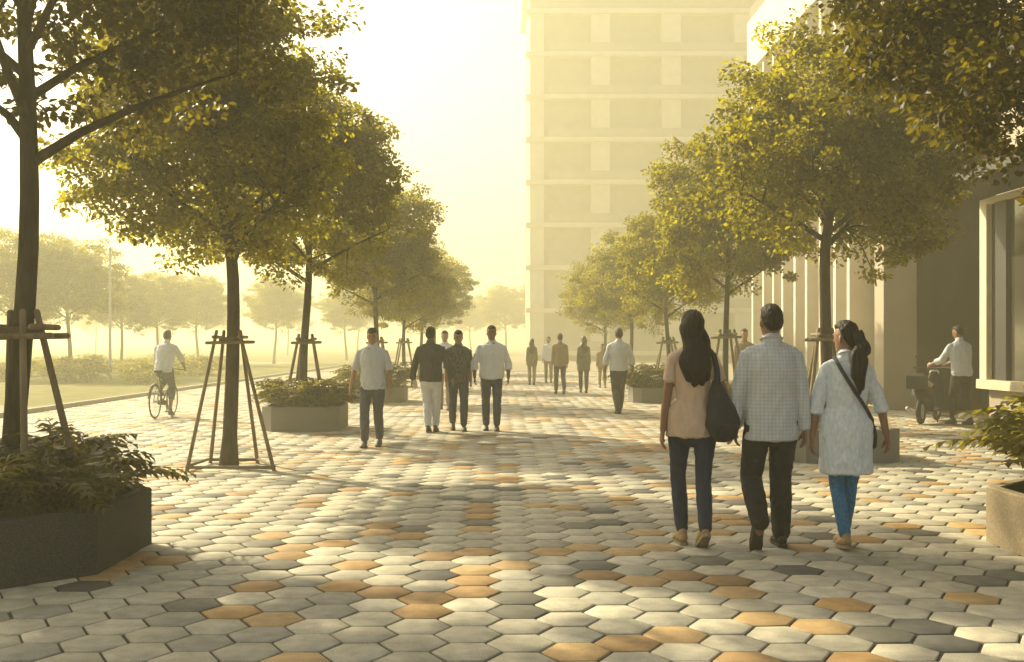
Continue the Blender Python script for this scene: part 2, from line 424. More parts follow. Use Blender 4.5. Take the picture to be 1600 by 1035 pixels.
GL, GR = 'trees in the row on the left of the promenade', 'trees in the row on the right of the promenade'
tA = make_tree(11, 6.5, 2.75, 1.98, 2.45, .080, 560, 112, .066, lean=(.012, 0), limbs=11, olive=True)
tB = make_tree(12, 6.5, 2.15, 1.66, 2.45, .092, 600, 112, .066, lean=(-.05, 0), limbs=11)
tC = make_tree(13, 5.95, 2.25, 1.95, 2.3, .080, 480, 112, .072)
tD = make_tree(14, 5.7, 2.2, 1.75, 2.4, .075, 420, 112, .072)
tE = make_tree(15, 5.55, 2.25, 1.62, 2.5, .085, 520, 108, .064, lean=(.05, 0), limbs=11)
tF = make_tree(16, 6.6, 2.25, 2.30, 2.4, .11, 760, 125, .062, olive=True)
LT = [(-3.34, 7.37), (-3.25, 12.76), (-3.38, 18.5), (-3.15, 27.2), (-3.15, 35.0), (-3.2, 43.0), (-3.2, 52.0)]
RT = [(4.55, 7.5), (4.32, 13.9), (4.32, 20.1), (4.30, 27.0), (4.30, 34.6), (4.30, 43.0)]
put_tree(tA, (*LT[0], .3), 'nearest left street tree, thick leaning trunk rising from the big dark granite planter', GL)
put_tree(tB, (*LT[1], 0), 'left tree growing straight from the paving inside a tall pyramid of wooden stakes', GL, .6)
put_tree(tC, (*LT[2], .25), 'left tree in the small granite planter just beyond the pyramid of stakes', GL, 2.1)
put_tree(tD, (*LT[3], .2), 'hazy golden tree behind the man in the white tee, fourth of the left row', GL, .4, (.98, .98, .94))
put_tree(tC, (*LT[4], 0), 'hazy tree with thin trunk, fifth of the left row', GL, 4.0, (.88, .88, .84))
put_tree(tD, (*LT[5], 0), 'faint hazy tree, sixth of the left row', GL, 2.9, (1, 1, .93))
put_tree(tC, (*LT[6], 0), 'faintest and last tree of the left row', GL, 1.1)
put_tree(tF, (*RT[0], .3), 'nearest right tree whose dark crown fills the top right corner', GR, 1.0)
put_tree(tE, (*RT[1], .25), 'forked dark tree behind the woman in the blue tunic, second of the right row', GR, .2)
put_tree(tD, (*RT[2], .2), 'golden tree above the gap between woman and man, third of the right row', GR, 3.6, (.82, .82, .92))
put_tree(tC, (*RT[3], .2), 'hazy golden tree above the head of the woman in peach, fourth of the right row', GR, 5.2, (.78, .78, .84))
put_tree(tD, (*RT[4], 0), 'faint golden tree, fifth of the right row', GR, 1.7, (.95, .95, .88))
put_tree(tC, (*RT[5], 0), 'faintest tree at the far end of the right row', GR, .9, (.9, .9, .84))
put_tree(tC, (-7.3, 9.7, 0), 'unseen tree added left of the big planter to shade the lower left paving', 'trees outside the view', 2.0, (1.05, 1.05, 1.1))  # added out of view for the shadow its crown throws on the foreground

# park trees beyond the lawn and the far belt
PG = 'hazy park trees beyond the lawn'
for (px, Y, s, lb) in ((107, 46, 1.15, 'hazy park tree beyond the lawn, just right of the nearest trunk'), (20, 44, 1.2, 'broad hazy park tree beyond the lawn at the very left'),
                       (190, 58, 1.05, 'pale park tree beyond the lawn, right of the pale pole'), (246, 63, 1.1, 'pale park tree straight behind the cyclist'),
                       (308, 70, 1.15, 'pale park tree between the cyclist and the pyramid of stakes'), (430, 76, 1.2, 'pale park tree seen between the two nearest staked trees'), (540, 86, 1.2, 'pale park tree left of the man in the white tee')):
    put_tree((tD, tC)[int(px) % 2], ((px - 780) * Y / FPX, Y, 0), lb, PG, px, (s * 1.1, s * 1.1, s * .9), name='park_tree')
FG = 'far belt of trees fading into the haze'
far_lab = 'faint tree of the far belt that closes the promenade in the haze'
k = 0
for px in (-60, 40, 150, 250, 350, 450, 560, 680, 735, 790, 850, 905, 960):
    Y = 120 + (k * 37 % 30); k += 1
    put_tree((tD, tC, tB)[k % 3], ((px - 780) * Y / FPX, Y, -.3), far_lab, FG, k * 1.3, (1.75, 1.75, 1.45), name='distant_tree')

# stakes round the trees
def stake_set(loc, base, top, zt, r, label, rz=0, frame=True, z0=0.0, over=.08, group='wooden tree supports'):
    e = empty('tree_support', (loc[0], loc[1], 0), rz)
    tag(e, label, 'tree support', group)
    for (bx, by), (tx, ty) in zip(base, top):
        d = Vector((tx - bx, ty - by, zt - z0)); q = Vector((bx, by, z0)); t2 = q + d * (1 + over / d.length)
        m = MB(); m.tube([q, q + d * .5, t2], [r * 1.08, r, r * .95], 9); m.build('pole', M['stake'], e, True)
    hw = max(abs(t[0]) for t in top) + .10; hd = max(abs(t[1]) for t in top) + .02
    zc = zt - .06
    for sy in (-1, 1):
        m = MB(); m.tube([(-hw, sy * hd, zc), (hw, sy * hd, zc + .01)], r * .9, 8); m.build('crossbar', M['stake'], e, True)
    for sx in (-1, 1):
        m = MB(); m.tube([(sx * (hw - .10), -hd - .08, zc + .07), (sx * (hw - .10), hd + .08, zc + .07)], r * .9, 8); m.build('crossbar', M['stake'], e, True)
    m = MB()
    for q in range(4): m.tube([(.13 * math.cos(a), .13 * math.sin(a), zc + .02 + q * .014) for a in np.linspace(0, 6.28, 17)], .008, 5)
    m.build('rope_tie', M['rope'], e, True)
    if frame:
        b = [base[0], base[1], base[3], base[2]]
        for i in range(4):
            a, c = b[i], b[(i + 1) % 4]
            m = MB(); m.tube([(a[0], a[1], .045 + .012 * (i % 2)), (c[0], c[1], .045 + .012 * (i % 2))], r * .85, 8); m.build('base_rail', M['stake'], e, True)
    return e
T2 = LT[1]
stake_set(T2, [(-.40, -.42), (.62, -.42), (-.35, .40), (.24, .40)], [(-.155, -.1), (.155, -.1), (-.11, .1), (.11, .1)], 1.56, .022, 'tall pyramid of wooden stakes with a base rail standing directly on the paving')
stake_set(LT[0], [(-.48, -.30), (.50, -.10), (-.30, .42), (.22, -.42)], [(-.17, -.1), (.15, -.02), (-.12, .1), (.07, -.12)], 1.60, .024, 'thick wooden stakes propping the nearest left tree above the ferns', frame=False, z0=.3, over=.12)
stake_set(LT[2], [(-.34, -.30), (.36, -.28), (-.28, .3), (.28, .3)], [(-.13, -.09), (.13, -.09), (-.1, .1), (.1, .1)], 1.56, .028, 'stakes propping the left tree above the bushy granite planter', frame=False, z0=.3)
stake_set(RT[1], [(-.36, -.30), (.36, -.28), (-.28, .3), (.28, .3)], [(-.15, -.09), (.13, -.09), (-.1, .1), (.1, .1)], 1.60, .026, 'stakes round the forked right tree, beside the head of the woman in blue', frame=False, z0=.3)
stake_set(RT[2], [(-.40, -.30), (.40, -.28), (-.3, .3), (.3, .3)], [(-.15, -.09), (.15, -.09), (-.1, .1), (.1, .1)], 1.66, .026, 'stakes seen between the woman with loose hair and the man', frame=False, z0=.2)
stake_set(LT[3], [(-.40, -.30), (.40, -.28), (-.3, .3), (.3, .3)], [(-.15, -.09), (.15, -.09), (-.1, .1), (.1, .1)], 1.56, .028, 'hazy stakes behind the man in the white tee', frame=False, z0=.2)
stake_set(LT[4], [(-.40, -.40), (.40, -.40), (-.4, .4), (.4, .4)], [(-.15, -.1), (.15, -.1), (-.1, .1), (.1, .1)], 1.56, .028, 'hazy stakes round the fifth left tree', frame=True)
stake_set(RT[3], [(-.40, -.40), (.40, -.40), (-.4, .4), (.4, .4)], [(-.15, -.1), (.15, -.1), (-.1, .1), (.1, .1)], 1.56, .028, 'hazy stakes behind the shoulder of the woman in peach', frame=False, z0=.2)

# planters
def octo(cx, cy, a, b, ch):
    return [(cx - a + ch, cy - b), (cx + a - ch, cy - b), (cx + a, cy - b + ch), (cx + a, cy + b - ch), (cx + a - ch, cy + b), (cx - a + ch, cy + b), (cx - a, cy + b - ch), (cx - a, cy - b + ch)]
def planter(loc, a, b, ch, h, label, soil=True, m='granite'):
    e = empty('planter', (loc[0], loc[1], 0)); tag(e, label, 'planter', 'granite planters round the trees')
    O = octo(0, 0, a, b, ch); t = .09; I = octo(0, 0, a - t, b - t, ch - t * .41)
    c = .012; O2 = octo(0, 0, a - c, b - c, ch - c * .41); I2 = octo(0, 0, a - t + c, b - t + c, ch - (t - c) * .41)
    rings = [[(x, y, 0) for x, y in O], [(x, y, h - c) for x, y in O], [(x, y, h) for x, y in O2], [(x, y, h) for x, y in I2], [(x, y, h - c) for x, y in I], [(x, y, h - .16) for x, y in I]]
    mb = MB(); v = sum(rings, []); f = []
    for k in range(5): f += [(k * 8 + i, k * 8 + (i + 1) % 8, (k + 1) * 8 + (i + 1) % 8, (k + 1) * 8 + i) for i in range(8)]
    mb.add(v, f).build('stone_wall', M[m], e)
    s = MB(); n = 8; s.add([(x, y, h - .09) for x, y in I] + [(0, 0, h - .02)], [(i, (i + 1) % n, n) for i in range(n)]); s.build('soil', M['soil'], e)
    return e
planter((-3.56, 7.37), .96, .97, .44, .42, 'big dark granite planter in the lower left corner')
planter((-3.38, 18.5), .66, .72, .2, .42, 'granite planter with bushy plants behind the pyramid of stakes', m='granite_mid')
planter((4.62, 7.4), .94, 1.0, .42, .42, 'sunlit tan stone planter cut off by the right edge', m='sandstone')
planter((4.33, 13.9), .72, .78, .2, .42, 'granite planter seen on both sides of the woman in the blue tunic', m='granite_mid')
planter((4.33, 20.1), .7, .7, .2, .38, 'granite planter behind the gap between the woman in peach and the man', m='granite_mid')
planter((-3.15, 27.2), .75, .75, .2, .38, 'hazy granite planter right behind the man in the white tee', m='granite_mid')
planter((4.2, 27.0), .85, .75, .2, .38, 'hazy granite planter beside the left arm of the woman in peach', m='granite_mid')

# ferns
def fern_mesh(seed, nf=20, L=.55, lw=.10, el0=.75, pairs=9):
    g = np.random.default_rng(seed); V = []; F = []; tone = []
    for i in range(nf):
        a = i * 2.399 + g.normal() * .2; el = el0 * (.55 + .9 * g.random()); l = L * (.7 + .5 * g.random())
        dirh = np.array([math.cos(a), math.sin(a), 0]); sd = np.array([-math.sin(a), math.cos(a), 0])
        pts = []
        p = np.zeros(3); e = el + .35
        for k in range(pairs + 2):
            pts.append(p.copy()); st = l / (pairs + 1)
            p = p + dirh * math.cos(e) * st + np.array([0, 0, math.sin(e) * st]); e -= (el + .75) / (pairs + 1)
        tn = g.random()
        def q(*vs):
            b = len(V); V.extend(vs); F.append(tuple(range(b, b + len(vs)))); tone.extend([np.clip(tn * .6 + g.random() * .4, 0, 1)] * len(vs))
        for k in range(len(pts) - 1):
            ww = .004; q(pts[k] - sd * ww, pts[k] + sd * ww, pts[k + 1] + sd * ww, pts[k + 1] - sd * ww)
        for k in range(1, len(pts) - 1):
            t = k / len(pts); ll = lw * math.sin(math.pi * min(1, t * .85 + .18)) * (.85 + .3 * g.random())
            fw = (pts[k + 1] - pts[k]); fw /= np.linalg.norm(fw); up = np.cross(sd, fw)
            if up[2] > 0: up = -up
            for s in (-1, 1):
                d = sd * s * .8 + fw * .62; d /= np.linalg.norm(d); o = pts[k]; wd = fw * .016
                q(o - wd, o + d * ll * .5 - wd * 1.2 - up * .006, o + d * ll + up * .25 * ll, o + d * ll * .5 + wd * 1.3 - up * .006, o + wd)
    me = bpy.data.meshes.new('fern'); me.from_pydata([tuple(v) for v in V], [], F); me.update()
    at = me.attributes.new('tone', 'FLOAT', 'POINT'); at.data.foreach_set('value', np.array(tone, np.float32))
    me.materials.append(M['fern']); return me
ferns = [fern_mesh(s, 34, .66, .15, 1.05) for s in (1, 2, 3)]
bushy = [fern_mesh(s, 60, .46, .10, 1.25, 8) for s in (4, 5)]
def plant_bed(cx, cy, a, b, z, meshes, n, seed, s, label, group, name='fern_plant', keep=.28):
    g = np.random.default_rng(seed); k = 0; tries = 0; P = []
    while k < n and tries < 2000:
        tries += 1
        x, y = g.uniform(-a, a), g.uniform(-b, b)
        if (x / a) ** 2 + (y / b) ** 2 > 1.15 or any(math.hypot(x - u, y - v) < keep for u, v in P): continue
        P.append((x, y)); o = link(name, meshes[k % len(meshes)], None, None, False, (cx + x, cy + y, z))
        o.rotation_euler = (g.normal() * .08 + .25 * -y / b * .6, .25 * x / a * .9, g.uniform(0, 6.28)); q = s * g.uniform(.85, 1.2); o.scale = (q, q, q * 1.0)
        tag(o, label, 'plant', group); k += 1
plant_bed(-3.60, 7.35, .66, .72, .31, ferns, 19, 3, 1.08, 'dark arching fern filling the big planter in the lower left corner', 'ferns in the nearest left planter')
plant_bed(-3.38, 18.5, .52, .52, .34, bushy, 20, 4, 1.35, 'bushy plant filling the planter behind the pyramid of stakes', 'plants in the second left planter', keep=.18)
plant_bed(4.85, 7.55, .78, .7, .36, ferns, 22, 5, 1.55, 'arching yellow green fern in the planter at the right edge', 'ferns in the nearest right planter')
plant_bed(4.33, 13.9, .45, .5, .30, bushy, 7, 6, .55, 'low plant in the planter behind the woman in the blue tunic', 'plants in the planter behind the blue tunic', keep=.24)
plant_bed(4.33, 20.1, .5, .5, .3, bushy, 10, 7, 1.15, 'plant in the planter between the woman in peach and the man', 'plants behind the gap between woman and man')
plant_bed(-3.1, 27.0, .62, .55, .3, bushy, 12, 8, 1.7, 'hazy yellow plant in the planter behind the man in the white tee', 'hazy plants behind the man in the tee')
plant_bed(4.2, 27.0, .75, .5, .3, bushy, 12, 9, 1.6, 'hazy yellow plant in the planter left of the woman in peach', 'hazy plants left of the woman in peach')

# shrubs on the lawn
shrubC = []
def shrub_mesh(seed):
    g = np.random.default_rng(seed); C = []
    for i in range(46):
        d = g.normal(size=3); d /= np.linalg.norm(d); C.append((d[0] * .8 * g.random() ** .4, d[1] * .8 * g.random() ** .4, .45 + d[2] * .36))
    me = leaf_cloud(C, [.2] * 46, 50, .08, seed); me.materials.append(M['leaf']); return me
sm = [shrub_mesh(31), shrub_mesh(32)]
for i in range(16):
    x = -12.5 - (i % 4) * 3.1 - (i // 4) * .9; y = 38 + (i // 4) * 6.5 + (i % 3) * 1.1
    o = link('shrub', sm[i % 2], None, None, False, (x, y, 0)); o.rotation_euler.z = i; s = 1 + .25 * math.sin(i * 2.1); o.scale = (s * 1.4, s * 1.2, s * .9)
    tag(o, 'low hazy shrub standing on the lawn left of the promenade', 'shrub', 'low shrubs on the lawn')
for i, (x, y, s) in enumerate(((9.0, 27.5, .8), (8.75, 29.2, .9), (8.85, 31.2, .8), (8.8, 33.5, 1.0), (8.9, 24.9, .7))):
    o = link('shrub', sm[i % 2], None, None, False, (x - .35, y, 0)); o.rotation_euler.z = i * 2; o.scale = (s * .8, s, s)
    tag(o, 'low shrub at the foot of the pale pilasters', 'shrub', 'shrubs along the right building')

# pale pole on the lawn
e = empty('street_pole', ((172 - 780) * 42 / FPX, 42, 0)); tag(e, 'thin pale pole standing on the lawn between hazy park trees', 'lamp post')
m = MB(); m.tube([(0, 0, 0), (0, 0, .5), (0, 0, 5.2)], [.09, .06, .045], 10); m.build('post', M['grey_metal'], e, True)
m = MB(); m.tube([(0, 0, 5.2), (0, 0, 5.28)], [.075, .06], 12); m.build('pole_cap', M['grey_metal'], e, True)  # small cap closing the pole, not a lamp

# ------------------------------------------------------------------ buildings
def win(e, x0, x1, y, z0, z1, glass, frame, sill=True, depth=.12, t=.07):
    "window in a wall facing -Y: frame stands 20 mm proud of the wall plane y"
    f = MB(); yy0, yy1 = y - .02, y + depth
    f.box(x0, x1, yy0, yy1, z0, z0 + t); f.box(x0, x1, yy0, yy1, z1 - t, z1)
    f.box(x0, x0 + t, yy0, yy1, z0 + t, z1 - t); f.box(x1 - t, x1, yy0, yy1, z0 + t, z1 - t)
    xm = (x0 + x1) / 2; f.box(xm - t / 2, xm + t / 2, yy0 + .01, yy1, z0 + t, z1 - t)
    o = f.build('window', frame, e)
    MB().box(x0 + t, x1 - t, y + .06, y + .09, z0 + t, z1 - t).build('pane', glass, o)

def far_building():
    Y = 90.0; e = empty('apartment_building', (0, Y, 0)); tag(e, 'tall pale apartment block fading into the haze behind the promenade', 'building')
    X = lambda px: (px - 780) * Y / FPX
    x0, x1 = X(828), X(1215); H = 32.6; sh = 3.64; n = 12
    z_first = EYE + (536 - 418) * Y / FPX - sh * 2
    MB().box(x0, x1, .9, 16, -.2, H).build('wall', M['wall_mid'], e)
    bays = [(X(828), X(850), 'p'), (X(850), X(862), 'w'), (X(862), X(912), 'w'), (X(924), X(953), 'p'), (X(960), X(1028), 'w'), (X(1034), X(1064), 'p'), (X(1070), X(1140), 'w'), (X(1148), X(1176), 'p')]
    for k in range(n):
        z = z_first + k * sh
        if z > H - 1: break
        MB().box(x0 - .35, x1 + .3, -.25, .9, z - .22, z + .16).build('floor_slab', M['render_pale'], e)
        if z + sh < H:
            MB().box(x0 + 1.6, x1 - .5, -.12, -.02, z + .16, z + .95).build('balcony_front', M['wall_mid'], e)
            for (a, b, t) in bays:
                if t == 'p': MB().box(a, b, .0, .9, z + .16, z + sh - .22).build('wall_panel', M['render_pale'], e)
                elif b - a > 1: win(e, a + .06, b - .06, .9, z + .2, z + sh - .4, (M['glass_far'], M['recess'], M['glass_far'], M['wall_mid'], M['glass'])[(k * 7 + int(a * 3)) % 5], M['wall_mid'])
    MB().box(x0 - .5, x1 + .4, -.4, 16.3, H, H + .5).build('roof', M['render_pale'], e)
far_building()

def right_building():
    XF = 9.32; e = empty('street_building', (XF, 0, 0)); tag(e, 'long pale building with tall pilasters and a white fascia along the right side', 'building')
    # local x = 0 is the facade plane facing the promenade (towards -x)
    b = MB().box(.30, 13, 23.7, 37.6, 0, 15.0).box(1.5, 13, 20.5, 23.7, 0, 15.0).box(.30, 13, 12.5, 20.45, 4.30, 15.0); b.build('wall', M['wall_mid'], e)
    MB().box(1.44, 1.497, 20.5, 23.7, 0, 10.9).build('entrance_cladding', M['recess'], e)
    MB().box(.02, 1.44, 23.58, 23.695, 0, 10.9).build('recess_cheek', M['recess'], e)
    # pale corner block then pilasters
    MB().box(-.72, .015, 23.62, 24.2, 0, 11.1).build('corner_pier', M['wall_mid'], e)
    MB().box(.02, .298, 23.7, 26.2, 0, 11.0).build('corner_block', M['wall_mid'], e)
    ys = [26.9, 28.0, 29.1, 30.6, 31.8, 33.0, 34.3, 35.6, 36.9]
    prev = 26.2
    prev = 26.2
    for i, q in enumerate(ys):
        MB().box(-.40 - .05 * (i % 3 == 2), .297, q, q + .20, 0, 11.0).build('pilaster', M['render_pale'], e)
        zl = .55 if i % 2 else .2
        w_ = MB().box(.24, .299, prev + .02, q - .02, zl, 3.5).box(.24, .299, prev + .02, q - .02, 4.2, 7.2).box(.24, .299, prev + .02, q - .02, 7.9, 10.6).build('window', M['dark_metal'], e)
        MB().box(.225, .238, prev + .10, q - .10, zl + .08, 3.42).box(.225, .238, prev + .10, q - .10, 4.28, 7.12).box(.225, .238, prev + .10, q - .10, 7.98, 10.52).build('pane', M['glass'], w_)
        prev = q + .20
    # fascia, brown coping, louvre fins
    MB().box(-.42, .29, 19.0, 37.9, 11.15, 12.95).build('fascia', M['render_pale'], e)
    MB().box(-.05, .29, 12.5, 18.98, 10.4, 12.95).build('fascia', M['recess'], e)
    MB().box(-.30, .28, 12.5, 38.0, 12.955, 13.5).build('coping', M['render_brown'], e)
    f = MB()
    yy = 20.0
    while yy < 37.8: f.box(-.1, .25, yy, yy + .16, 13.505, 16.2); yy += .62
    f.build('louvre_fins', M['render_pale'], e)
    MB().box(.6, 13, 12.5, 37.6, 15.005, 17.4).build('roof_storey', M['wall_mid'], e)
    # upper windows in the near part
    for y0 in (13.4, 15.8, 18.1):
        for z0 in (6.0, 8.6):
            o = MB().box(.26, .299, y0, y0 + 1.6, z0, z0 + 1.7).build('window', M['frame_cream'], e)
            MB().box(.245, .258, y0 + .08, y0 + 1.52, z0 + .08, z0 + 1.62).build('pane', M['glass'], o)
    # shop front: plinth, pale sill, cream frame, dark mullions, glass
    MB().box(.10, 12, 12.5, 20.30, 0, .62).build('plinth', M['wall_mid'], e)
    MB().box(-.10, .5, 12.5, 20.42, .625, .80).build('sill', M['frame_cream'], e)
    o = MB().box(-.04, .07, 20.12, 20.40, .805, 4.25).box(-.04, .06, 12.5, 20.11, 4.14, 4.25).build('shop_window', M['frame_cream'], e)
    MB().box(.0, .075, 19.42, 19.84, .805, 4.135).build('mullion', M['dark_metal'], o)
    MB().box(.0, .075, 16.6, 16.8, .805, 4.135).build('mullion', M['dark_metal'], o)
    MB().box(.08, .095, 12.5, 20.39, .81, 4.20).build('pane', M['glass'], o)
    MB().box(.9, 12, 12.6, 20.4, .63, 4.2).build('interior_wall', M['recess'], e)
    MB().box(-1.3, .09, 12.5, 20.6, 4.30, 4.48).build('canopy', M['dark_metal'], e)
right_building()

# ------------------------------------------------------------------ haze
def haze():
    o = MB().box(-910, 910, -62, 1502, -1.0, 34.5).build('haze', None); tag(o, kind='stuff', label='thin warm haze filling the whole promenade')
    m = bpy.data.materials.new('haze'); m.use_nodes = True; n = m.node_tree.nodes; L = m.node_tree.links
    n.remove(n['Principled BSDF']); v = n.new('ShaderNodeVolumePrincipled')
    v.inputs['Color'].default_value = (.78, .76, .54, 1); v.inputs['Density'].default_value = HAZE; v.inputs['Anisotropy'].default_value = .42
    L.new(v.outputs[0], n['Material Output'].inputs['Volume']); o.data.materials.append(m)
HAZE = .0074
haze()

# ------------------------------------------------------------------ people
def V3(*a): return np.array(a, float)
def unit(v): v = np.array(v, float); return v / np.linalg.norm(v)
def rotz(v, a): c, s = math.cos(a), math.sin(a); return V3(v[0] * c - v[1] * s, v[0] * s + v[1] * c, v[2])

def knee_ik(hip, ank, l1, l2, fwd):
    d = ank - hip; D = min(np.linalg.norm(d), l1 + l2 - 1e-3); u = d / np.linalg.norm(d)
    a = (l1 * l1 - l2 * l2 + D * D) / (2 * D); h = math.sqrt(max(l1 * l1 - a * a, 0))
    f = fwd - u * fwd.dot(u); f /= np.linalg.norm(f)
    return hip + u * a + f * h

def head_points(n=26):
    pass

def hair_cap(kind, seed, n=30):
    "closed shell over the skull in head coordinates (front = +y)"
    v = []; f = []
    for i in range(n + 1):
        th = math.pi * i / n
        for j in range(2 * n):
            ph = math.pi * j / n
            d = Vector((math.sin(th) * math.cos(ph), math.sin(th) * math.sin(ph), math.cos(th)))
            back = -d.y
            m1 = d.z - (.34 + .10 * abs(d.x) - 1.35 * max(0, back + .12))
            if kind == 'short': m2 = (d.z + .86 - .1 * abs(d.x)) * .62
            else: m2 = d.z + .98
            u = min(1, max(0, min(m1, m2) / .32)); u = u * u * (3 - 2 * u); t = -.03 + (.039 if kind == 'short' else .045) * u
            if d.z > .2: t += .012 * min(1, (d.z - .2) * 2)
            t += .006 * mnoise.noise(Vector((d.x * 6 + seed, d.y * 6, d.z * 3))) + .003 * mnoise.noise(Vector((d.x * 24 + seed, d.y * 24, d.z * 6)))
            r = Vector((.078 * d.x, .098 * d.y, .118 * d.z)); k = 1 + t / max(r.length, .01)
            v.append(tuple(r * k))
    W = 2 * n
    for i in range(n):
        for j in range(W): f.append((i * W + j, (i + 1) * W + j, (i + 1) * W + (j + 1) % W, i * W + (j + 1) % W))
    return v, f

def strand_lock(path, radii, seed, N=40, amp=.012):
    "long hair: flattened tube with lengthwise strand ridges and a ragged end"
    P = [np.array(p, float) for p in path]; Q = [np.array(q, float) for q in radii]; PP = []; RR = []
    def cr(A, i, t):
        a, b, c, d = A[max(i - 1, 0)], A[i], A[i + 1], A[min(i + 2, len(A) - 1)]
        return .5 * (2 * b + (c - a) * t + (2 * a - 5 * b + 4 * c - d) * t * t + (3 * b - a - 3 * c + d) * t ** 3)
    for i in range(len(P) - 1):
        for t in np.arange(0, 1, .2): PP.append(cr(P, i, t)); RR.append(tuple(np.maximum(cr(Q, i, t), .004)))
    PP.append(P[-1]); RR.append(tuple(Q[-1]))
    m = MB(); m.tube(PP, RR, N); me = m.mesh('hair')
    for i, v in enumerate(me.vertices):
        c = v.co; nse = mnoise.noise(Vector((c.x * 55 + seed, c.y * 55, c.z * 3.5))) + .6 * mnoise.noise(Vector((c.x * 14, c.y * 14 + seed, c.z * 7)))
        v.co = c + v.normal * (amp * nse) + Vector((.014 * math.sin(c.z * 21 + seed), .006 * math.sin(c.z * 27), .03 * mnoise.noise(Vector((c.x * 40, seed, 0)))))
    return me

